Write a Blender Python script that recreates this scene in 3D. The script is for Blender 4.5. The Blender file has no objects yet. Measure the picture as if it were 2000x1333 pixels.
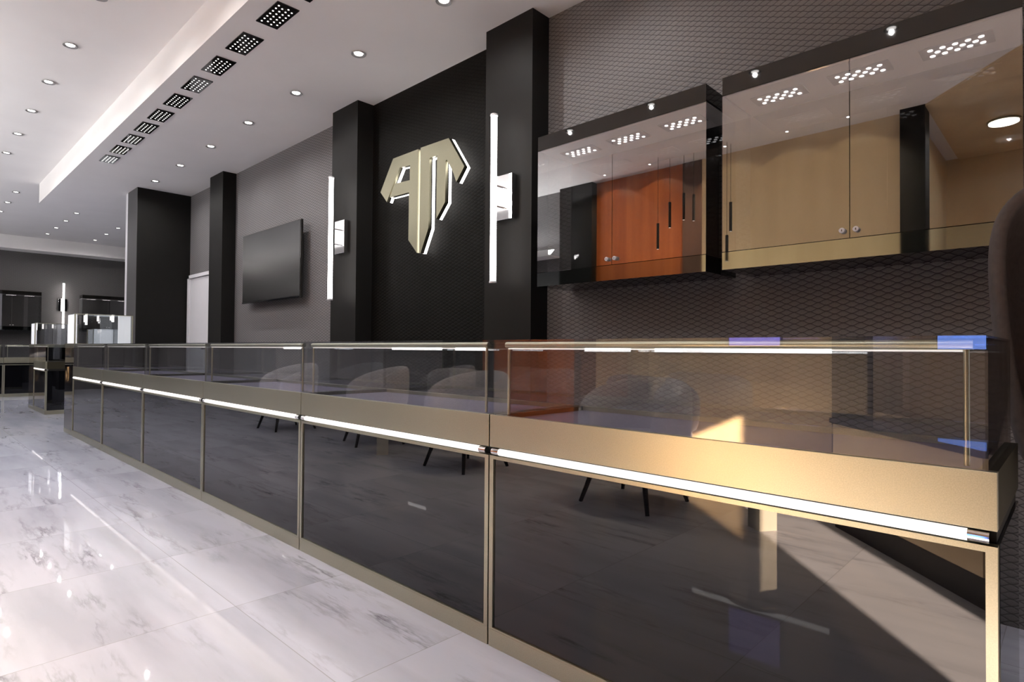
import bpy, bmesh, math, random
from mathutils import Vector, Matrix
random.seed(7)
S = bpy.context.scene
COL = S.collection

# ------------------------------------------------------------------ camera, world, sun, exposure
CAM_F, CAM_YAW, CAM_PITCH, CAM_ROLL = 1158.62, 0.7634, 0.0155, 0.0074
cam_d = bpy.data.cameras.new('camera')
cam = bpy.data.objects.new('camera', cam_d); COL.objects.link(cam)
cam_d.sensor_width = 36.0
cam_d.lens = 36.0 * CAM_F / 2000.0
cam_d.clip_start = 0.02
fx, fy = -math.sin(CAM_YAW), math.cos(CAM_YAW)
Fv = Vector((fx*math.cos(CAM_PITCH), fy*math.cos(CAM_PITCH), math.sin(CAM_PITCH)))
Rv = Vector((math.cos(CAM_YAW), math.sin(CAM_YAW), 0))
Uv = Rv.cross(Fv)
m3 = Matrix((Rv, Uv, -Fv)).transposed()
cam.matrix_world = Matrix.Translation((0, 0, 1.01)) @ (m3 @ Matrix.Rotation(CAM_ROLL, 3, 'Z')).to_4x4()
S.camera = cam

w = bpy.data.worlds.new('world'); S.world = w; w.use_nodes = True
w.node_tree.nodes['Background'].inputs[0].default_value = (0.75, 0.85, 1.0, 1)
w.node_tree.nodes['Background'].inputs[1].default_value = 1.2

SUN_DIR = Vector((-0.67, -0.742, -0.33))
sun_d = bpy.data.lights.new('sun', 'SUN'); sun_d.energy = 84; sun_d.angle = 0.01; sun_d.color = (1, .77, .55)
sun = bpy.data.objects.new('sun', sun_d); COL.objects.link(sun)
sun.rotation_euler = SUN_DIR.to_track_quat('-Z', 'Y').to_euler(); sun.location = (4, 5, 4)

LAMP = dict(low=2.4, tray=2.05, far=2.6, rear=1.8)
# added fill lamps in made-up troughs on the opposite wall, brightening the ceiling
COVE = ((-9.2, -5.7, 100), (-13.0, -9.6, 55), (-17.0, -13.4, 50))
for _a, _b, _e in COVE:
    _d = bpy.data.lights.new('cove_lamp', 'AREA'); _d.shape = 'RECTANGLE'; _d.size = _b-_a-.1; _d.size_y = .12
    _d.energy = _e; _d.color = (1, .985, .97)
    _o = bpy.data.objects.new('cove_lamp', _d); COL.objects.link(_o); _o.location = ((_a+_b)/2, -1.76, 2.50)
    _o.rotation_euler = (math.radians(180-42), 0, 0)
S.view_settings.view_transform = 'Standard'
S.view_settings.look = 'None'
S.view_settings.gamma = 1.0
S.view_settings.exposure = 0.35
S.view_settings.use_curve_mapping = False
cy = S.cycles
cy.use_denoising = True
cy.max_bounces = 9; cy.diffuse_bounces = 5; cy.glossy_bounces = 5; cy.transmission_bounces = 6; cy.transparent_max_bounces = 24
cy.caustics_reflective = False; cy.caustics_refractive = False
cy.sample_clamp_indirect = 6.0
cy.blur_glossy = 0.5

# ------------------------------------------------------------------ helpers
class MB:
    def __init__(s): s.bm = bmesh.new()
    def box(s, x0, x1, y0, y1, z0, z1):
        v = [s.bm.verts.new(p) for p in ((x0,y0,z0),(x1,y0,z0),(x1,y1,z0),(x0,y1,z0),(x0,y0,z1),(x1,y0,z1),(x1,y1,z1),(x0,y1,z1))]
        for f in ((0,3,2,1),(4,5,6,7),(0,1,5,4),(1,2,6,5),(2,3,7,6),(3,0,4,7)): s.bm.faces.new([v[i] for i in f])
        return s
    def cyl(s, a, b, r, r2=None, n=20):
        a = Vector(a); b = Vector(b); d = (b-a); L = d.length
        q = d.to_track_quat('Z', 'Y').to_matrix().to_4x4()
        bmesh.ops.create_cone(s.bm, cap_ends=True, segments=n, radius1=r, radius2=(r if r2 is None else r2), depth=L, matrix=Matrix.Translation((a+b)/2) @ q)
        return s
    def prism(s, poly, z0, z1, M=None):
        lo = [s.bm.verts.new((p[0], p[1], z0)) for p in poly]; hi = [s.bm.verts.new((p[0], p[1], z1)) for p in poly]
        n = len(poly)
        s.bm.faces.new(lo[::-1]); s.bm.faces.new(hi)
        for i in range(n): s.bm.faces.new((lo[i], lo[(i+1) % n], hi[(i+1) % n], hi[i]))
        if M is not None: bmesh.ops.transform(s.bm, matrix=M, verts=lo+hi)
        return s
    def build(s, name, mat, parent=None, smooth=False, bevel=0.0):
        bmesh.ops.recalc_face_normals(s.bm, faces=s.bm.faces[:])
        me = bpy.data.meshes.new(name); s.bm.to_mesh(me); s.bm.free()
        if smooth:
            for p in me.polygons: p.use_smooth = True
        o = bpy.data.objects.new(name, me); COL.objects.link(o)
        me.materials.append(mat)
        if parent is not None: o.parent = parent
        if bevel:
            b = o.modifiers.new('bevel', 'BEVEL'); b.width = bevel; b.segments = 2; b.limit_method = 'ANGLE'
        return o

def tag(o, label=None, cat=None, group=None, kind=None):
    if label: o['label'] = label
    if cat: o['category'] = cat
    if group: o['group'] = group
    if kind: o['kind'] = kind
    return o
def thing(name, loc, label, cat, group=None, rz=0.0):
    o = bpy.data.objects.new(name, None); COL.objects.link(o); o.location = loc; o.rotation_euler = (0, 0, rz)
    o.empty_display_size = .1
    return tag(o, label, cat, group)
def dup(root, loc, label, rz=None, parent=None):
    r = root.copy(); COL.objects.link(r)
    if parent is None:
        r.location = loc
        if rz is not None: r.rotation_euler = (0, 0, rz)
        r['label'] = label
    else: r.parent = parent
    for ch in list(root.children): dup(ch, None, None, None, r)
    return r
def struct(name, mb, mat, label=None, **k):
    o = mb.build(name, mat, None, **k); o['kind'] = 'structure'
    if label: o['label'] = label
    return o

# ------------------------------------------------------------------ materials
def newmat(name):
    m = bpy.data.materials.new(name); m.use_nodes = True
    nt = m.node_tree; b = nt.nodes['Principled BSDF']
    return m, nt, b
def N(nt, t, **k):
    n = nt.nodes.new(t)
    for a, v in k.items(): setattr(n, a, v)
    return n
def L(nt, a, b): nt.links.new(a, b)
def math_(nt, op, a, b=None, c=None, clamp=False):
    n = N(nt, 'ShaderNodeMath', operation=op); n.use_clamp = clamp
    for i, v in enumerate((a, b, c)):
        if v is None: continue
        if isinstance(v, (int, float)): n.inputs[i].default_value = v
        else: L(nt, v, n.inputs[i])
    return n.outputs[0]
def ramp(nt, fac, stops):
    r = N(nt, 'ShaderNodeValToRGB'); e = r.color_ramp.elements
    while len(e) < len(stops): e.new(.5)
    for i, (p, c) in enumerate(stops): e[i].position = p; e[i].color = (*c, 1)
    L(nt, fac, r.inputs[0]); return r.outputs[0]
def wpos(nt):
    return N(nt, 'ShaderNodeNewGeometry').outputs['Position']
def opos(nt):
    return N(nt, 'ShaderNodeTexCoord').outputs['Object']

def plain(name, col, rough=.5, metal=0., ior=None, noise=0.04, scale=8., bump=0., spec=.5):
    m, nt, b = newmat(name); b.inputs['Specular IOR Level'].default_value = spec
    n = N(nt, 'ShaderNodeTexNoise'); n.inputs['Scale'].default_value = scale; n.inputs['Detail'].default_value = 4
    L(nt, wpos(nt), n.inputs['Vector'])
    c = ramp(nt, n.outputs[0], [(.3, tuple(x*(1-noise) for x in col)), (.7, tuple(min(1, x*(1+noise)) for x in col))])
    L(nt, c, b.inputs['Base Color'])
    b.inputs['Roughness'].default_value = rough; b.inputs['Metallic'].default_value = metal
    if ior: b.inputs['IOR'].default_value = ior
    if bump:
        bn = N(nt, 'ShaderNodeBump'); bn.inputs['Strength'].default_value = bump; bn.inputs['Distance'].default_value = .002
        L(nt, n.outputs[0], bn.inputs['Height']); L(nt, bn.outputs[0], b.inputs['Normal'])
    return m
def emit(name, col, strength):
    m, nt, b = newmat(name)
    n = N(nt, 'ShaderNodeTexNoise'); n.inputs['Scale'].default_value = 3
    L(nt, ramp(nt, n.outputs[0], [(0, col), (1, col)]), b.inputs['Emission Color'])
    b.inputs['Base Color'].default_value = (.8, .8, .8, 1)
    b.inputs['Emission Strength'].default_value = strength
    return m
def brass(name, col, rough=.34):
    m, nt, b = newmat(name)
    n = N(nt, 'ShaderNodeTexNoise'); n.inputs['Scale'].default_value = 420; n.inputs['Detail'].default_value = 3
    L(nt, wpos(nt), n.inputs['Vector'])
    L(nt, ramp(nt, n.outputs[0], [(.3, tuple(x*.9 for x in col)), (.7, tuple(min(1, x*1.1) for x in col))]), b.inputs['Base Color'])
    b.inputs['Metallic'].default_value = 1; 
    r = math_(nt, 'MULTIPLY_ADD', n.outputs[0], .14, rough-.07); L(nt, r, b.inputs['Roughness'])
    bn = N(nt, 'ShaderNodeBump'); bn.inputs['Strength'].default_value = .05; bn.inputs['Distance'].default_value = .0005
    L(nt, n.outputs[0], bn.inputs['Height']); L(nt, bn.outputs[0], b.inputs['Normal'])
    return m
def glass(name, tint, ior, gloss=(1, 1, 1), add=0.0, rough=0.0):
    m = bpy.data.materials.new(name); m.use_nodes = True; nt = m.node_tree; nt.nodes.clear()
    out = N(nt, 'ShaderNodeOutputMaterial'); mix = N(nt, 'ShaderNodeMixShader')
    t = N(nt, 'ShaderNodeBsdfTransparent'); t.inputs[0].default_value = (*tint, 1)
    g = N(nt, 'ShaderNodeBsdfAnisotropic'); g.inputs['Color'].default_value = (*gloss, 1); g.inputs['Roughness'].default_value = rough
    # the same two-sided Fresnel term on either face of the pane
    geo = N(nt, 'ShaderNodeNewGeometry'); dot = N(nt, 'ShaderNodeVectorMath', operation='DOT_PRODUCT')
    L(nt, geo.outputs['Normal'], dot.inputs[0]); L(nt, geo.outputs['Incoming'], dot.inputs[1])
    c = math_(nt, 'ABSOLUTE', dot.outputs['Value'])
    f0 = ((ior-1)/(ior+1))**2 + add
    p5 = math_(nt, 'POWER', math_(nt, 'SUBTRACT', 1.0, c, clamp=True), 5.0)
    fac = math_(nt, 'MULTIPLY_ADD', p5, 1-f0, f0, clamp=True)
    L(nt, fac, mix.inputs[0]); L(nt, t.outputs[0], mix.inputs[1]); L(nt, g.outputs[0], mix.inputs[2]); L(nt, mix.outputs[0], out.inputs[0])
    return m

def ogee(name, col, line, axis='X', Wd=.068, H=.0135, rough=.6, spec=.22):
    """embossed ogee-scale wall covering; axis = the horizontal world axis the wall runs along"""
    m, nt, b = newmat(name)
    sep = N(nt, 'ShaderNodeSeparateXYZ'); L(nt, wpos(nt), sep.inputs[0])
    u = sep.outputs[axis]; z = sep.outputs['Z']
    cs = math_(nt, 'MULTIPLY', math_(nt, 'COSINE', math_(nt, 'MULTIPLY', u, 2*math.pi/Wd)), H*.46)
    d1 = math_(nt, 'PINGPONG', math_(nt, 'SUBTRACT', z, cs), H)
    d2 = math_(nt, 'PINGPONG', math_(nt, 'SUBTRACT', math_(nt, 'ADD', z, cs), H), H)
    d = math_(nt, 'MINIMUM', d1, d2)
    ln = math_(nt, 'MULTIPLY', d, 1/0.0026, clamp=True)
    pil = math_(nt, 'MULTIPLY', d, 1/0.008, clamp=True)
    n = N(nt, 'ShaderNodeTexNoise'); n.inputs['Scale'].default_value = 240; n.inputs['Detail'].default_value = 5
    L(nt, wpos(nt), n.inputs['Vector'])
    mx = N(nt, 'ShaderNodeMix', data_type='RGBA')
    L(nt, ln, mx.inputs['Factor']); mx.inputs['A'].default_value = (*line, 1)
    L(nt, ramp(nt, n.outputs[0], [(.3, tuple(c*.85 for c in col)), (.75, tuple(c*1.15 for c in col))]), mx.inputs['B'])
    L(nt, mx.outputs['Result'], b.inputs['Base Color'])
    b.inputs['Roughness'].default_value = rough; b.inputs['Specular IOR Level'].default_value = spec
    bn = N(nt, 'ShaderNodeBump'); bn.inputs['Strength'].default_value = .5; bn.inputs['Distance'].default_value = .003
    hh = math_(nt, 'ADD', math_(nt, 'SQRT', pil), math_(nt, 'MULTIPLY', n.outputs[0], .25))
    L(nt, hh, bn.inputs['Height']); L(nt, bn.outputs[0], b.inputs['Normal'])
    return m

def marble():
    m, nt, b = newmat('marble_tiles')
    P = wpos(nt); sep = N(nt, 'ShaderNodeSeparateXYZ'); L(nt, P, sep.inputs[0])
    TX, TY = .79, 1.58
    ux = math_(nt, 'DIVIDE', math_(nt, 'ADD', sep.outputs['X'], 2.39), TX)
    uy = math_(nt, 'DIVIDE', math_(nt, 'ADD', sep.outputs['Y'], -.945), TY)
    ix, iy = math_(nt, 'FLOOR', ux), math_(nt, 'FLOOR', uy)
    dx = math_(nt, 'MULTIPLY', math_(nt, 'PINGPONG', ux, .5), TX); dy = math_(nt, 'MULTIPLY', math_(nt, 'PINGPONG', uy, .5), TY)
    seam = math_(nt, 'MULTIPLY', math_(nt, 'MINIMUM', dx, dy), 1/.0022, clamp=True)
    cid = N(nt, 'ShaderNodeCombineXYZ'); L(nt, ix, cid.inputs[0]); L(nt, iy, cid.inputs[1])
    wn = N(nt, 'ShaderNodeTexWhiteNoise', noise_dimensions='3D'); L(nt, cid.outputs[0], wn.inputs['Vector'])
    off = N(nt, 'ShaderNodeVectorMath', operation='SCALE'); L(nt, wn.outputs['Color'], off.inputs[0]); off.inputs['Scale'].default_value = 9
    add = N(nt, 'ShaderNodeVectorMath', operation='ADD'); L(nt, P, add.inputs[0]); L(nt, off.outputs[0], add.inputs[1])
    mp = N(nt, 'ShaderNodeMapping'); mp.inputs['Rotation'].default_value = (0, 0, math.radians(-80)); mp.inputs['Scale'].default_value = (.5, 3.2, 1)
    L(nt, add.outputs[0], mp.inputs['Vector'])
    def vein(scale, width, seed, dist):
        n = N(nt, 'ShaderNodeTexNoise'); n.inputs['Scale'].default_value = scale; n.inputs['Detail'].default_value = 7
        n.inputs['Roughness'].default_value = .62; n.inputs['Distortion'].default_value = dist
        a = N(nt, 'ShaderNodeVectorMath', operation='ADD'); a.inputs[1].default_value = (seed, seed*2, 0); L(nt, mp.outputs[0], a.inputs[0])
        L(nt, a.outputs[0], n.inputs['Vector'])
        q = math_(nt, 'ABSOLUTE', math_(nt, 'SUBTRACT', n.outputs[0], .5))
        return math_(nt, 'SUBTRACT', 1.0, math_(nt, 'MULTIPLY', q, 1/width, clamp=True))
    v1 = vein(1.0, .028, 3, .15); v2 = vein(2.6, .042, 11, .12)
    msk = N(nt, 'ShaderNodeTexNoise'); msk.inputs['Scale'].default_value = 1.6; msk.inputs['Detail'].default_value = 3; L(nt, mp.outputs[0], msk.inputs['Vector'])
    mk = math_(nt, 'MULTIPLY', math_(nt, 'SUBTRACT', msk.outputs[0], .47), 5.0, clamp=True)
    mk2 = N(nt, 'ShaderNodeTexNoise'); mk2.inputs['Scale'].default_value = 5; mk2.inputs['Detail'].default_value = 4; L(nt, mp.outputs[0], mk2.inputs['Vector'])
    mkk = math_(nt, 'MULTIPLY', math_(nt, 'SUBTRACT', mk2.outputs[0], .40), 4.0, clamp=True)
    vv = math_(nt, 'MULTIPLY', math_(nt, 'MAXIMUM', v1, math_(nt, 'MULTIPLY', v2, .7)), math_(nt, 'MULTIPLY', mk, mkk))
    cl = N(nt, 'ShaderNodeTexNoise'); cl.inputs['Scale'].default_value = 1.3; cl.inputs['Detail'].default_value = 6; L(nt, mp.outputs[0], cl.inputs['Vector'])
    base = ramp(nt, cl.outputs[0], [(.34, (.49, .505, .60)), (.56, (.62, .635, .745))])
    mx = N(nt, 'ShaderNodeMix', data_type='RGBA'); L(nt, math_(nt, 'MULTIPLY', vv, .95), mx.inputs['Factor']); L(nt, base, mx.inputs['A']); mx.inputs['B'].default_value = (.13, .12, .15, 1)
    m2 = N(nt, 'ShaderNodeMix', data_type='RGBA'); L(nt, seam, m2.inputs['Factor']); m2.inputs['A'].default_value = (.34, .33, .36, 1); L(nt, mx.outputs['Result'], m2.inputs['B'])
    L(nt, m2.outputs['Result'], b.inputs['Base Color'])
    b.inputs['Roughness'].default_value = .025; b.inputs['IOR'].default_value = 1.5
    return m

def wood(name, c1, c2, scale=6, rough=.35):
    m, nt, b = newmat(name)
    mp = N(nt, 'ShaderNodeMapping'); mp.inputs['Scale'].default_value = (scale, scale, .35); L(nt, wpos(nt), mp.inputs['Vector'])
    n = N(nt, 'ShaderNodeTexNoise'); n.inputs['Scale'].default_value = 1; n.inputs['Detail'].default_value = 8; n.inputs['Distortion'].default_value = .4
    L(nt, mp.outputs[0], n.inputs['Vector'])
    L(nt, ramp(nt, n.outputs[0], [(.3, c1), (.7, c2)]), b.inputs['Base Color']); b.inputs['Roughness'].default_value = rough
    return m
def fabric(name, col, sheen=.3):
    m, nt, b = newmat(name)
    n = N(nt, 'ShaderNodeTexNoise'); n.inputs['Scale'].default_value = 60; n.inputs['Detail'].default_value = 6; L(nt, opos(nt), n.inputs['Vector'])
    L(nt, ramp(nt, n.outputs[0], [(.3, tuple(c*.8 for c in col)), (.7, tuple(c*1.15 for c in col))]), b.inputs['Base Color'])
    b.inputs['Roughness'].default_value = .85; b.inputs['Sheen Weight'].default_value = sheen
    bn = N(nt, 'ShaderNodeBump'); bn.inputs['Strength'].default_value = .3; bn.inputs['Distance'].default_value = .002
    L(nt, n.outputs[0], bn.inputs['Height']); L(nt, bn.outputs[0], b.inputs['Normal'])
    return m

M = dict(
    floor=marble(),
    ceil=plain('ceiling_paint', (.86, .835, .82), .8, noise=.02, scale=2),
    ogee_grey=ogee('grey_ogee_wallcovering', (.165, .158, .160), (.034, .032, .032)),
    ogee_black=ogee('black_ogee_wallcovering', (.0075, .007, .0062), (.0015, .0015, .0015), rough=.6, spec=.06),
    ogee_far=ogee('grey_ogee_wallcovering_cross', (.125, .118, .118), (.028, .026, .026), axis='Y'),
    pillar=plain('black_pillar_paint', (.010, .0095, .009), .6, noise=.05, spec=.12),
    black=plain('black_lacquer', (.010, .009, .008), .02, ior=1.5),
    column_grey=plain('column_grey_paint', (.055, .053, .054), .6),  # lighter copy of the pillar black, for light on the column front
    matte_black=plain('matte_black', (.008, .008, .008), .5, spec=.25),
    brass=brass('champagne_brass', (.48, .465, .355)),
    bronze=brass('dark_bronze', (.06, .055, .038), .45),  # darkened copy of the brass, shade on the rim sides painted in
    brass_sign=brass('sign_brass', (.25, .235, .165), .38),
    mirror=plain('smoked_mirror_glass', (.004, .004, .005), .012, ior=1.6, noise=0),
    metal=plain('polished_champagne_metal', (.27, .295, .29), .03, metal=1, noise=.02),
    chrome=plain('polished_chrome', (.85, .85, .86), .05, metal=1, noise=.01),
    deck=plain('violet_velvet_deck', (.10, .085, .135), .7, scale=80),
    case=glass('case_glass', (.93, .94, .95), 1.8),
    door_glass=glass('mirror_coated_glass', (.88, .86, .85), 1.5, gloss=(.76, .78, .80), add=.36),
    led=emit('led_tube_white', (1, .95, .92), 9),
    bar=emit('light_bar_white', (1, .97, .95), 4.5),
    sign_led=emit('sign_edge_light', (1, .96, .93), 5),
    led_soft=emit('led_diffuser_warm', (1, .92, .87), .76),
    lens=emit('downlight_lens', (1, .97, .93), 9),
    dots=emit('led_dot', (1, .96, .93), 1.6),
    lit_panel=emit('backlit_opal', (.95, .96, 1), .42),
    white=plain('white_paint', (.72, .71, .74), .5, noise=.01),
    screen=plain('screen_glass', (.012, .012, .012), .18, ior=1.5),
    gold_wall=wood('golden_veneer', (.64, .47, .28), (.78, .60, .37), 3),
    orange_wood=wood('orange_veneer', (.33, .075, .018), (.50, .14, .035), 7),
    brown_wood=wood('brown_veneer', (.07, .035, .022), (.12, .06, .04), 7),
    chair=fabric('light_grey_boucle', (.50, .48, .50)),
    chair_dark=fabric('dark_grey_felt', (.16, .15, .16)),
    stool=fabric('brown_grey_leather', (.050, .039, .036), 0),
    violet=emit('violet_screen', (.22, .16, 1), 2),
    blue=emit('blue_screen', (.12, .30, 1), 3),
    curtain=plain('lavender_curtain', (.52, .48, .72), .7),
)

# ------------------------------------------------------------------ key dimensions
D = 2.88         # wall plane
YP = 2.723       # pillar faces
HL, HT = 3.144, 3.43   # lower ceiling, tray ceiling
X0, LM = -0.1090, 1.3612
YF = 1.4264
YB = -1.9

# ------------------------------------------------------------------ setting
struct('floor', MB().box(-18, 3.2, -4.2, 5.4, -.1, 0), M['floor'], 'polished white marble floor with grey veins')
struct('ceiling', MB().box(-18, 2.0, -4.2, 5.4, HT, HT+.1), M['ceil'], 'raised cream tray ceiling')
struct('ceiling_soffit', MB().box(-11.15, 1.8, 1.475, D, HL, HT), M['ceil'], 'lower cream ceiling strip along the dark wall')
struct('ceiling_soffit_rear_strip', MB().box(-11.15, -9.484, D, 5.2, HL, HT), M['ceil'], 'lower cream ceiling beyond the black column')
struct('ceiling_bulkhead', MB().box(-17.2, -16.7, -2.2, 5.2, HL, HT), M['ceil'], 'cream ceiling drop along the far wall')
struct('wall_back', MB().box(-9.484, -4.66, D, D+.1, 0, HL).box(-2.6, 1.78, D, D+.1, 0, HL), M['ogee_grey'], 'dark grey ogee patterned wall')
struct('wall_sign_panel', MB().box(-4.66, -2.6, D, D+.1, 0, HL), M['ogee_black'], 'black ogee patterned wall behind the sign')
struct('wall_far', MB().box(-17.3, -17.2, -2.2, 5.3, 0, HT), M['ogee_far'], 'dark grey patterned far wall with display cabinets')
struct('wall_far_side', MB().box(-17.2, -9.2, 5.2, 5.3, 0, HT), M['ogee_grey'])
struct('wall_return', MB().box(-9.5, -9.4, D+.1, 5.2, 0, HT), M['pillar'])
struct('wall_right', MB().box(1.9, 2.0, -4.0, 2.40, 0, HT).box(1.9, 2.0, 2.40, 3.6, 2.45, HT), M['brown_wood'])
# piers on the wall
for nm, a, b_, lab in (('wall_pillar', -2.8647, -2.4476, 'black pillar on the right of the sign'), ('wall_pillar', -4.870, -4.4531, 'black pillar on the left of the sign'),
                       ('wall_pillar', -7.859, -7.4418, 'black pillar between the television and the white door')):
    struct(nm, MB().box(a, b_, YP, D, 0, HL), M['pillar'], lab)
struct('wall_column', MB().box(-9.484, -9.035, 2.226, D, 0, HL), M['pillar'], 'deep black column left of the white door')
struct('trim_column_face', MB().box(-9.484, -9.035, 2.222, 2.226, 0, HL), M['column_grey'])  # thin sheet that paints the column's lit front lighter
struct('trim_column', MB().box(-9.60, -9.484, 2.226, 2.34, 0, HL), M['white'])
# opposite side of the room
struct('wall_front', MB().box(-17.2, -5.6, YB-.1, YB, 0, HT), M['ogee_grey'])
for a, b_, e in COVE:
    struct('trim_cove', MB().box(a, b_, YB, -1.62, 2.42, 2.44).box(a, b_, -1.62, -1.60, 2.42, 2.51), M['ceil'] if a < -6 else M['brown_wood'])  # made-up trough hiding the added fill lamp
struct('wall_front_pier', MB().box(-5.62, -5.03, YB-.1, YB+.12, 0, HT), M['pillar'])
struct('wall_front_orange', MB().box(-5.03, -3.68, YB-.1, YB, 0, HT), M['orange_wood'])
struct('wall_front_brown', MB().box(-3.68, -3.42, YB-.1, YB+.01, 0, HT), M['brown_wood'])
struct('wall_front_gold', MB().box(-3.42, -1.28, YB-.1, YB, 0, HT), M['gold_wall'])
struct('wall_front_post', MB().box(-1.28, -1.07, YB-.1, YB+.12, 0, HT), M['pillar'])
struct('wall_front_recess', MB().box(-1.2, 1.9, -4.1, -4.0, 0, HT).box(-1.28, -1.2, -4.0, YB-.1, 0, HT), M['gold_wall'])
struct('ceiling_panel_golden', MB().prism([(-1.07, -1.79), (1.85, 1.45), (1.85, -3.98), (-1.07, -3.98)], HT-.02, HT), M['gold_wall'])

# white door in the wall
door = MB().box(-8.93, -8.17, D-.025, D, 0, 1.965).build('door_1', M['white']); door['kind'] = 'structure'
door['label'] = 'white door between the black column and a black pillar'
fr = MB().box(-8.995, -8.935, D-.045, D, 0, 2.015).box(-8.16, -8.10, D-.045, D, 0, 2.015).box(-8.995, -8.10, D-.045, D, 1.970, 2.015).build('door_frame', M['white'], door)
hd = MB().cyl((-8.24, D-.06, 1.0), (-8.36, D-.06, 1.0), .009).cyl((-8.24, D-.06, 1.0), (-8.24, D-.02, 1.0), .011).build('door_handle', M['chrome'], door)

# ------------------------------------------------------------------ display counters
def counter(loc, label, rz=0.0, Ln=LM, led=True, name='display_counter', group='glass-topped display counters in the long row'):
    """local: x from -Ln..0, front at y=0, depth +y"""
    t = thing(name, loc, label, 'display counter', group, rz)
    g = .003
    a, b_ = -Ln+g, -g
    MB().box(a, b_, .0, .50, 0, .060).build('plinth', M['brass'], t, bevel=.0015)
    MB().box(a+.004, b_-.004, .022, .49, .060, .648).build('carcass', M['matte_black'], t)
    f = MB()
    f.box(a, a+.018, 0, .025, .060, .649).box(b_-.018, b_, 0, .025, .060, .649).box(a+.018, b_-.018, 0, .025, .637, .649).box(a+.018, b_-.018, 0, .025, .060, .066)
    fo = f.build('front_frame', M['brass'], t)
    MB().box(a+.0185, b_-.0185, .006, .02, .0665, .6365).build('mirror_front', M['mirror'], t)
    e = MB().box(a-.0015, a+.0035, .026, .49, .061, .649).build('side_panel', M['mirror'], t)
    e = MB().box(b_-.0035, b_+.0015, .026, .49, .061, .649).build('side_panel', M['mirror'], t)
    # lamp in the recess below the band
    MB().box(a+.004, b_-.004, .035, .49, .649, .679).build('recess', M['matte_black'], t)
    if led:
        s = MB().cyl((a+.045, .004, .6635), (b_-.045, .004, .6635), .0115, n=24).build('light_tube', M['led_soft'], t, smooth=False)
        for u0, u1 in ((a+.012, a+.045), (b_-.045, b_-.012)): MB().cyl((u0, .004, .6635), (u1, .004, .6635), .0117).build('tube_holder', M['chrome'], s)
    # brass band and rim
    MB().box(a, b_, 0, .022, .678, .788).build('front_band', M['brass'], t, bevel=.001)
    for u0 in (a, b_-.03): MB().box(u0, u0+.03, .022, .515, .678, .788).build('side_rim', M['bronze'], t)
    MB().box(a+.03, b_-.03, .487, .515, .678, .788).build('rear_rim', M['brass'], t)
    MB().box(a+.0305, b_-.0305, .0225, .4865, .70, .772).build('display_deck', M['deck'], t)
    # glass case
    gx0, gx1, gy0, gy1, z0, z1 = a+.013, b_-.013, .003, .500, .7885, 1.045
    c = MB()
    th = .005
    c.box(gx0, gx1, gy0, gy0+th, z0, z1).box(gx0, gx1, gy1-th, gy1, z0, z1-th).box(gx0, gx1, gy0+th, gy1-th, z1-th, z1)
    c.box(gx0, gx0+th, gy0+th, gy1-th, z0, z1-th).box(gx1-th, gx1, gy0+th, gy1-th, z0, z1-th)
    cs = c.build('glass_case', M['case'], t)
    MB().cyl((a+.045, .035, 1.027), (b_-.038, .035, 1.027), .0105).build('top_rail', M['brass'], cs, smooth=False)
    MB().box(a+.055, b_-.055, .030, .040, 1.0135, 1.0165).build('rail_light', M['led_soft'], cs)
    for x in (a+.056, b_-.049):
        MB().cyl((x, .035, .79), (x, .035, 1.02), .0052, n=14).build('post', M['brass'], cs)
    return t
words = ['first', 'second', 'third', 'fourth', 'fifth', 'sixth']
clab = ['display counter nearest the camera, its lit glass case filling the right foreground',
        'second display counter from the camera, brass band and glass case below the right pillar',
        'third display counter from the camera, below the left pillar and the backlit sign',
        'fourth display counter from the camera, below the wall-mounted television',
        'fifth display counter from the camera, in front of the white door',
        'sixth and farthest counter of the long row, beside the tall white-panelled case']
C0 = counter((X0, YF, 0), clab[0])
for k in range(1, 6): dup(C0, (X0-k*LM, YF, 0), clab[k])

def pendant_part(x, y, ztop, ln, par):
    o = MB().cyl((x, y, ztop-.004), (x, y, ztop-ln), .012, n=12).build('spot_cylinder', M['led_soft'], par)  # added glowing cylinder, stands in for a pendant reflected in the glass
def tower(loc, label, w_=.5, rz=0.0, dpt=.58):
    """tall glass case: local x -w..0, front y=0"""
    t = thing('tall_display_case', loc, label, 'display case', 'tall glass display cases at the row ends', rz)
    MB().box(-w_, 0, 0, dpt, 0, .045).build('plinth', M['brass'], t)
    MB().box(-w_, 0, .002, dpt, .045, 1.0).build('mirror_base', M['mirror'], t)
    MB().box(-w_-.004, .004, -.004, dpt+.004, 1.0, 1.05).build('brass_cap', M['brass'], t)
    MB().box(-w_+.02, -.02, .02, .028, 1.05, 1.388).build('lit_panel', M['lit_panel'], t)
    MB().box(-.07, -.02, dpt-.14, dpt-.02, 1.05, 1.388).build('lit_panel', M['lit_panel'], t)
    g = MB()
    g.box(-.012, -.008, .03, dpt-.01, 1.05, 1.39).box(-w_+.01, -w_+.014, .03, dpt-.01, 1.05, 1.39).box(-w_+.014, -.012, dpt-.014, dpt-.01, 1.05, 1.39)
    g.box(-w_+.01, -.008, .016, dpt-.006, 1.39, 1.396)
    gc = g.build('glass_case', M['case'], t)
    MB().box(-.012, 0, .0, .014, 1.05, 1.392).box(-.012, 0, dpt-.012, dpt, 1.05, 1.392).box(-.010, 0, .014, dpt-.012, 1.385, 1.392).build('brass_frame', M['brass'], t)
    for i in range(3): pendant_part(-.18, .13+.13*i, 1.388, (.085, .07, .055)[i], t)
    return t
tower((-8.285, 1.435, 0), 'tall glass case with white panels at the far end of the long counter row')
tower((-12.16, 1.585, 0), 'tall glass case with white panel on the small counter beyond the aisle')
t3 = tower((-15.47, 2.9, 0), 'brass-framed tall case in front of the far right wall cabinet', rz=-math.pi/2)
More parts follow.
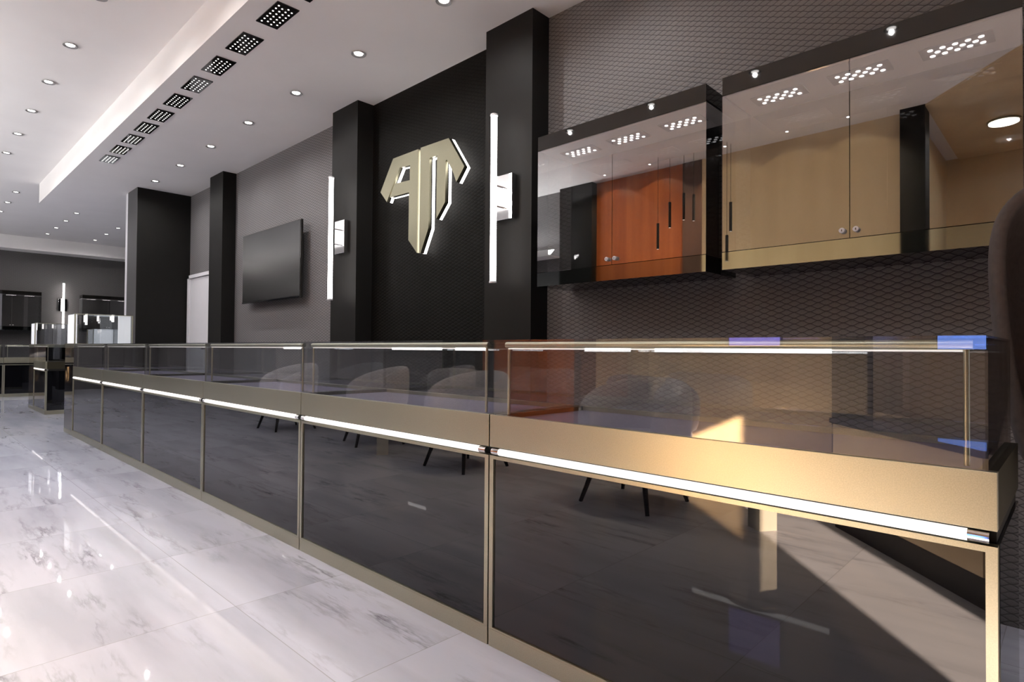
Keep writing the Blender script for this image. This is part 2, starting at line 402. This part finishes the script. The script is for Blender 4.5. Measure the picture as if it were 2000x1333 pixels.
counter((-11.1, 1.58, 0), 'small mirrored counter across the aisle from the long row', Ln=1.05, group='display counters in the far part of the shop')
counter((-15.46, 1.54, 0), 'far counter facing the camera below the left wall cabinet', rz=math.pi/2, group='display counters in the far part of the shop', led=False)
counter((-15.46, 1.54+LM, 0), 'far counter facing the camera below the far wall lamp', rz=math.pi/2, group='display counters in the far part of the shop', led=False)

# ------------------------------------------------------------------ wall cabinets
def plate(parent, cx, cy, z, lx, ly, nx, ny, name='light_plate', r=.012):
    p = MB().box(cx-lx/2, cx+lx/2, cy-ly/2, cy+ly/2, z-.004, z).build(name, M['black'] if parent.get('category') != 'display cabinet' else M['plate_grey'], parent)
    d = MB()
    for j in range(ny):
        n = nx if j % 2 == 0 else nx-1
        for i in range(n):
            x = cx + (i-(n-1)/2)*lx*.86/nx; y = cy + (j-(ny-1)/2)*ly*.80/ny
            d.cyl((x, y, z-.0055), (x, y, z-.003), r, n=10)
    d.build('led_dots', M['dots_bright'], p)
    return p
M['inner_white'] = plain('cabinet_white', (.93, .90, .89), .6, noise=.01)
M['dots_bright'] = emit('cabinet_led_dot', (1, .97, .96), 5)
M['grey_back'] = plain('grey_cabinet_back', (.30, .30, .30), .5)  # paints the grey reflection of the far cabinet glass onto the back panel
M['plate_grey'] = plain('grey_metal_plate', (.16, .155, .165), .35, metal=.6)
def cabinet(loc, label, rz=0.0, Wd=1.02, group='mirror-fronted wall display cabinets', back='black'):
    """local: x 0..W, front y=0, back y=.31; z is world"""
    t = thing('wall_display_cabinet', loc, label, 'display cabinet', group, rz)
    dp = .327
    MB().box(0, Wd, 0, dp, 2.156, 2.236).build('top_box', M['black'], t)
    MB().box(.012, Wd-.004, .016, dp-.014, 2.150, 2.156).build('inner_ceiling', M['inner_white'], t)
    MB().box(.0, Wd, dp-.014, dp, 1.455, 2.156).build('back_panel', M[back], t)
    MB().box(0, Wd, .006, dp, 1.375, 1.452).build('bottom_box', M['black'], t)
    MB().box(0, Wd, 0, .006, 1.375, 1.452).build('front_strip', M['metal'], t)
    MB().box(.01, Wd-.01, .02, dp-.02, 1.452, 1.455).build('inner_shelf', M['matte_black'], t)
    for i in range(3): plate(t, Wd*(.19+.31*i), .15, 2.150, .22, .105, 5, 3, r=.0092)
    MB().box(0, .005, .006, dp-.014, 1.455, 2.150).build('side_glass', M['case'], t)
    MB().box(Wd-.005, Wd, .006, dp-.014, 1.455, 2.150).build('side_glass', M['case'], t)
    for x0, x1, kx in ((.0, Wd/2-.0015, Wd/2-.024), (Wd/2+.0015, Wd, Wd/2+.024)):
        d = MB().box(x0, x1, 0, .005, 1.455, 2.153).build('glass_door', M['door_glass'], t)
        k = MB().cyl((kx, -.001, 1.484), (kx, -.016, 1.484), .0105, n=24).build('lock_knob', M['white'], d, bevel=.001)
        MB().box(kx-.0012, kx+.0012, -.0172, -.016, 1.480, 1.488).build('keyhole', M['black'], k)
    return t
cabinet((-2.247, 2.553, 0), 'smaller-looking wall cabinet beside the pillar, reflecting an orange panel')
cabinet((-1.150, 2.553, 0), 'wall cabinet at the top right, reflecting a golden wall')
cabinet((-16.88, 1.29, 0), 'far wall cabinet at the left edge of the picture', rz=math.pi/2, back='grey_back')
cabinet((-16.88, 3.07, 0), 'far wall cabinet behind the tall glass case', rz=math.pi/2, back='grey_back')

# ------------------------------------------------------------------ sconces
def sconce(loc, label, rz=0.0):
    t = thing('tube_wall_lamp', loc, label, 'wall lamp', 'tall tube wall lamps', rz)   # local: origin on wall, -y into room
    MB().box(-.08, .08, -.04, 0, 1.843, 2.131).build('mirror_plate', M['chrome'], t, bevel=.002)
    for z in (1.92, 2.05): MB().cyl((0, -.04, z), (0, -.105, z), .005).build('bracket', M['chrome'], t)
    tb = MB().cyl((0, -.123, 1.44), (0, -.123, 2.487), .0195, n=28).build('light_tube', M['led'], t)
    for z0, z1 in ((1.43, 1.442), (2.485, 2.496)): MB().cyl((0, -.123, z0), (0, -.123, z1), .024, n=28).build('end_cap', M['white'], tb)
    return t
sc = sconce((-2.658, YP, 0), 'lit vertical tube lamp on the pillar right of the sign')
dup(sc, (-4.662, YP, 0), 'lit vertical tube lamp on the pillar between television and sign')
dup(sc, (-17.2, 2.743, 0), 'small distant tube lamp on the far wall', rz=math.pi/2)

# ------------------------------------------------------------------ television
tv = thing('wall_television', (-6.28, 2.80, 1.91), 'large switched-off flat television on the grey wall', 'television')
MB().box(-.705, .705, -.012, .012, -.392, .392).build('bezel', M['black'], tv, bevel=.003)
MB().box(-.692, .692, -.0145, -.012, -.372, .380).build('screen', M['screen'], tv)
MB().box(-.705, .705, -.016, -.012, -.392, -.374).build('bottom_trim', M['chrome_dark'] if 'chrome_dark' in M else M['metal'], tv)
MB().box(-.35, .35, .012, .035, -.25, .25).build('rear_housing', M['matte_black'], tv)
MB().box(-.2, .2, .035, .08, -.15, .15).build('wall_bracket', M['matte_black'], tv)

# ------------------------------------------------------------------ sign: two angular brass monogram pieces, backlit
def cast(px, py, yplane):
    x2, y2 = px-1000., 666.5-py
    c, s = math.cos(CAM_ROLL), math.sin(CAM_ROLL)
    d = Fv + Rv*((x2*c+y2*s)/CAM_F) + Uv*((-x2*s+y2*c)/CAM_F)
    t = yplane/d.y
    return (t*d.x, 1.01+t*d.z)
YS = 2.785
left_z = [(530,258),(298,350),(185,665),(245,755),(258,715),(305,580),(360,432),(455,408),(455,548),(318,582),(270,712),(450,662),(450,1105),(530,1222)]
right_z = [(552,245),(812,150),(960,410),(888,560),(855,462),(797,352),(787,362),(787,745),(706,905),(706,312),(640,338),(635,345),(635,990),(565,1225),(552,1225)]
def sgn(poly): return [cast(700+.21011*a, 240+.21011*b, YS) for a, b in poly]
sign = thing('monogram_sign', (-3.70, YS, 2.1), 'angular brass A and P monogram edge-lit in white on the black wall', 'sign')
def extr(poly, y0, y1, shrink=0):
    mb = MB(); pts = [(x+3.70, z-2.1) for x, z in poly]
    Mx = Matrix(((1,0,0,0),(0,0,1,0),(0,1,0,0),(0,0,0,1)))
    mb.prism(pts, y0, y1, Mx); return mb
for nm, pz in (('letter_a', left_z), ('letter_p', right_z)):
    poly = sgn(pz)
    o = extr(poly, 0, .022).build(nm, M['brass_sign'], sign)
    extr(poly, .022, .032).build('black_spacer', M['matte_black'], o)  # black layer painted for the shaded side of the brass
    extr(poly, .032, .058).build('light_edge', M['sign_led'] if 'sign_led' in M else M['led'], o)
    MB().box(poly[-1][0]+3.70-.02 if nm == 'letter_a' else poly[-1][0]+3.70, poly[-1][0]+3.70 if nm == 'letter_a' else poly[-1][0]+3.70+.02, .058, .095, -.1, .1).build('wall_fixing', M['matte_black'], o)

# ------------------------------------------------------------------ ceiling lamps
ordn = ['nearest', 'second nearest', 'third nearest', 'fourth nearest', 'fifth nearest', 'sixth nearest', 'seventh nearest', 'eighth nearest', 'ninth nearest', 'tenth nearest', 'eleventh nearest', 'twelfth nearest']
def downlight(loc, label, power, group, name='recessed_downlight'):
    t = thing(name, loc, label, 'downlight', group)
    MB_ = MB()
    bmesh.ops.create_cone(MB_.bm, cap_ends=False, segments=28, radius1=.050, radius2=.030, depth=.012, matrix=Matrix.Translation((0, 0, -.004)))
    MB_.build('trim_ring', M['chrome_ring'], t)
    MB().cyl((0, 0, -.004), (0, 0, .0), .029, n=24).build('lens', M['lens'], t)
    add_spot(t, power)
    return t
def add_spot(t, power):
    ld = bpy.data.lights.get('spot_%g' % power)
    if ld is None:
        ld = bpy.data.lights.new('spot_%g' % power, 'SPOT'); ld.energy = power*10; ld.spot_size = math.radians(165); ld.spot_blend = 1; ld.shadow_soft_size = .016; ld.color = (1, .965, .95)
    lo = bpy.data.objects.new('lamp_light', ld); COL.objects.link(lo); lo.parent = t; lo.location = (0, 0, -.03)
M['chrome_ring'] = plain('brushed_steel_ring', (.22, .21, .21), .35, metal=.5)
for i in range(8):
    x = -2.792-.957*(i-1) if i else -1.835
    downlight((x, 2.294, HL), 'round downlight in the low ceiling by the dark wall, %s of its row' % ordn[i], LAMP['low'], 'downlights along the lower ceiling')
for i in range(9):
    downlight((-2.0-.957*i, .948, HT), 'round downlight in the raised ceiling left of the light strip, %s of its row' % ordn[i], LAMP['tray'], 'downlights along the raised ceiling')
for i in range(9):
    downlight((-1.0-1.01*i, 0, HT), 'round downlight over the tub chairs, %s of its row' % ordn[i], LAMP['rear'], 'downlights over the seating')
for j, (y, xs, w2) in enumerate(((1.30, (-12.0, -12.97, -13.93, -14.9), 'left'), (2.265, (-13.07, -14.02, -14.99, -15.95), 'middle'), (3.13, (-14.07, -15.02, -16.05), 'right'))):
    for i, x in enumerate(xs):
        downlight((x, y, HT), 'tiny distant downlight in the far ceiling, %s of the %s row' % (ordn[i], w2), LAMP['far'], 'downlights in the far ceiling')

def ceiling_plate(x, i):
    t = thing('ceiling_light_panel', (x, 1.671, HL), 'black square panel of small lights in the ceiling, %s of the row' % (ordn[i]), 'ceiling light', 'black perforated light panels in the ceiling')
    p = MB().box(-.158, .158, -.071, .071, -.006, 0).build('black_plate', M['black'], t)
    d = MB()
    for j in range(4):
        n = 7 if j % 2 == 0 else 6
        for k in range(n):
            xx = (k-(n-1)/2)*.041; yy = (j-1.5)*.031
            d.cyl((xx, yy, -.008), (xx, yy, -.005), .0056, n=10)
    d.build('led_dots', M['dots'], t)
xs = [-3.25, -3.7, -4.215, -4.69, -5.156, -5.62, -6.087, -6.53, -7.0, -7.469, -7.93]
for i, x in enumerate(xs): ceiling_plate(x, i)

# ------------------------------------------------------------------ high-back stool behind the counter
def shell_stool(loc, label):
    t = thing('high_back_stool', loc, label, 'stool')
    prof = [(.70, .30), (.8, .325), (.95, .35), (1.08, .366), (1.26, .376), (1.36, .368), (1.42, .345), (1.47, .295), (1.505, .2), (1.522, .06)]
    bm = bmesh.new(); n = 28; rows = []
    for z, r in prof:
        rows.append([bm.verts.new((r*math.cos(a), r*.8*math.sin(a), z-.0)) for a in [math.pi*(-.1) + math.pi*1.2*i/(n-1) for i in range(n)]])
    for a, b_ in zip(rows, rows[1:]):
        for i in range(n-1): bm.faces.new((a[i], a[i+1], b_[i+1], b_[i]))
    me = bpy.data.meshes.new('shell'); bm.to_mesh(me); bm.free(); me.materials.append(M['stool'])
    for p in me.polygons: p.use_smooth = True
    o = bpy.data.objects.new('shell_back', me); COL.objects.link(o); o.parent = t
    s = o.modifiers.new('solid', 'SOLIDIFY'); s.thickness = .035; s.offset = -1
    o.modifiers.new('sub', 'SUBSURF').render_levels = 2
    MB().cyl((0, 0, .66), (0, 0, .75), .22, .26, n=32).build('seat', M['stool'], t, bevel=.015)
    MB().cyl((0, 0, .02), (0, 0, .66), .03).build('column', M['brass'], t)
    MB().cyl((0, 0, 0), (0, 0, .02), .21, n=36).build('base', M['brass'], t, bevel=.004)
    return t
shell_stool((.185, 2.16, 0), 'dark brown high-back stool behind the counter at the right edge of the picture')

# ------------------------------------------------------------------ seating seen in the dark mirrors
def tub_chair(loc, label, mat, rz=0.0):
    t = thing('tub_chair', loc, label, 'chair', 'round tub chairs facing the counter', rz)
    # wrap-around back, open towards +y
    bm = bmesh.new(); n = 33; secs = []
    for i in range(n):
        f = i/(n-1); a = math.radians(-220 + 260*f)   # from front left, behind, to front right
        bk = math.cos((f-.5)*math.pi)                  # 1 at the very back
        top = .60 + .23*bk**.7 if bk > 0 else .60
        r = .335
        ring = []
        for (dr, z) in ((.0, .36), (.035, .40), (.05, top-.06), (.03, top-.012), (0, top), (-.035, top-.012), (-.05, top-.06), (-.04, .40)):
            ring.append(bm.verts.new(((r+dr)*math.cos(a), (r+dr)*math.sin(a), z)))
        secs.append(ring)
    for A, B in zip(secs, secs[1:]):
        for j in range(8): bm.faces.new((A[j], A[(j+1) % 8], B[(j+1) % 8], B[j]))
    bm.faces.new(secs[0]); bm.faces.new(secs[-1][::-1])
    bmesh.ops.recalc_face_normals(bm, faces=bm.faces[:])
    me = bpy.data.meshes.new('back'); bm.to_mesh(me); bm.free(); me.materials.append(mat)
    for p in me.polygons: p.use_smooth = True
    o = bpy.data.objects.new('wraparound_back', me); COL.objects.link(o); o.parent = t
    o.modifiers.new('sub', 'SUBSURF').render_levels = 1
    MB().cyl((0, 0, .30), (0, 0, .46), .325, .30, n=40).build('seat', mat, t, bevel=.03)
    for sx, sy in ((1, 1), (1, -1), (-1, 1), (-1, -1)):
        MB().cyl((.17*sx, .17*sy, .31), (.255*sx, .255*sy, 0), .021, .013, n=12).build('leg', M['matte_black'], t)
    return t
ch = tub_chair((-2.17, -.60, 0), 'light grey tub chair reflected in the nearest counter', M['chair'])
dup(ch, (-3.86, -.60, 0), 'light grey tub chair reflected in the second counter')
dup(ch, (-5.52, -.75, 0), 'light grey tub chair reflected in the third counter', rz=.3)
dup(ch, (-7.25, -.60, 0), 'light grey tub chair reflected in the fourth counter')
ch2 = tub_chair((-2.55, -1.48, 0), 'dark grey tub chair behind the pale one nearest the camera', M['chair_dark'], rz=math.pi)
dup(ch2, (-4.75, -1.35, 0), 'dark grey tub chair against the orange panelling', rz=2.6)
def pedestal_table(loc, label):
    t = thing('side_table', loc, label, 'table', 'small side tables between the tub chairs')
    MB().box(-.055, .055, -.055, .055, 0, .38).build('pedestal', M['brass_pale'], t).rotation_euler = (0, 0, .6)
    MB().cyl((0, 0, .38), (0, 0, .40), .20, n=48).build('table_top', M['black'], t)
M['brass_pale'] = plain('pale_stone', (.62, .58, .50), .45)
pedestal_table((-1.32, -.60, 0), 'small round table with pale pedestal at the edge of the sunlit strip')
pedestal_table((-4.86, -.42, 0), 'small round table with pale pedestal between two reflected chairs')

# low angled desk beside the sunlit strip (seen in the nearest mirror front)
dk = thing('reception_desk', (-.55, -.40, 0), 'low golden desk with black plinth set at an angle beside the sunlit strip', 'desk', rz=math.atan2(.94, .87))
MB().box(-.72, .40, -.62, -.012, 0, .13).build('plinth', M['matte_black'], dk)
MB().box(-.72, .40, -.62, 0, .13, .60).build('body', M['gold_wall'], dk)
MB().box(-.74, .42, -.64, .012, .60, .63).build('desk_top', M['black'], dk)

# pendants
for i, (x, y, z1, z0) in enumerate(((-3.51, -1.6, 2.96, 2.63), (-3.38, -1.6, 2.92, 2.60), (-3.70, -1.6, 2.88, 2.56), (-2.92, -1.6, 2.75, 2.41), (-3.78, -1.45, 2.60, 2.28), (-2.92, -1.5, 2.35, 2.05))):
    t = thing('pendant_lamp', (x, y, z1), 'slim black tube pendant reflected in the wall cabinets, %s from the camera' % words[[3,2,4,0,5,1][i]], 'pendant lamp', 'slim black tube pendants')
    MB().cyl((0, 0, 0), (0, 0, z0-z1), .017, n=16).build('tube_shade', M['matte_black'], t)
    MB().cyl((0, 0, 0), (0, 0, HT-z1), .0025, n=8).build('cord', M['matte_black'], t)
    MB().cyl((0, 0, z0-z1-.003), (0, 0, z0-z1), .012, n=16).build('lens', M['led_soft'], t)

# linear lights on the opposite wall
segs = ((-10.06, -9.42), (-6.81, -5.64), (-5.35, -4.83), (-3.54, -3.01), (-2.76, -1.30))
names = ('farthest', 'fourth nearest', 'third nearest', 'second nearest', 'nearest')
for (a, b_), nm in zip(segs, names):
    y = YB+.12 if a == -5.35 else YB
    t = thing('linear_wall_light', ((a+b_)/2, y, 1.02), 'thin white light bar on the opposite wall, %s of five' % nm, 'wall light', 'light bars on the opposite wall')
    h = (b_-a)/2
    MB().box(-h, h, 0.0, .02, -.022, .022).build('housing', M['chrome'], t)
    MB().box(-h+.003, h-.003, .02, .028, -.018, .018).build('diffuser', M['bar'], t)
sc_ = thing('wall_screen', (-1.87, YB, 1.22), 'small violet screen on the golden wall', 'screen')
MB().box(-.21, .21, 0.0, .03, -.17, .20).build('housing', M['matte_black'], sc_)
MB().box(-.20, .20, .03, .034, -.16, .19).build('display', M['violet'], sc_)
sc2 = thing('wall_screen', (-.79, -4.0, 1.28), 'small blue screen deep in the golden recess', 'screen')
MB().box(-.19, .19, 0.0, .03, -.24, .25).build('housing', M['matte_black'], sc2)
MB().box(-.18, .18, .03, .034, -.23, .24).build('display', M['blue'], sc2)
# added fill spotlights to brighten the golden and orange panelling, oval lamp in the golden ceiling
for i, x in enumerate((-4.7, -4.0, -3.0, -2.3, -1.7)):
    t = thing('wall_washer', (x, -1.62, HT), 'small ceiling spotlight washing the veneered wall, %s of five' % ordn[4-i], 'spotlight', 'spotlights over the veneered wall')
    MB().cyl((0, 0, 0), (0, 0, -.006), .03, n=20).build('housing', M['white'], t)
    MB().cyl((0, 0, -.006), (0, 0, -.008), .014, n=20).build('lens', M['lens'], t)
    ld = bpy.data.lights.new('washer', 'SPOT'); ld.energy = 80 if x < -3.5 else 210; ld.spot_size = math.radians(120); ld.spot_blend = .8; ld.shadow_soft_size = .025; ld.color = (1, .82, .58)
    lo = bpy.data.objects.new('lamp_light', ld); COL.objects.link(lo); lo.parent = t; lo.location = (0, 0, -.04)
    lo.rotation_euler = (math.radians(-12), 0, 0)
t = thing('oval_ceiling_lamp', (-.55, -2.75, HT-.02), 'oval lamp in the golden ceiling reflected in the top right cabinet', 'ceiling light')
MB().cyl((0, 0, 0), (0, 0, -.02), .14, n=36).build('frame', M['brass'], t)
MB().cyl((0, 0, -.02), (0, 0, -.026), .125, n=36).build('diffuser', M['lens'], t)
add_spot(t, 12.0)
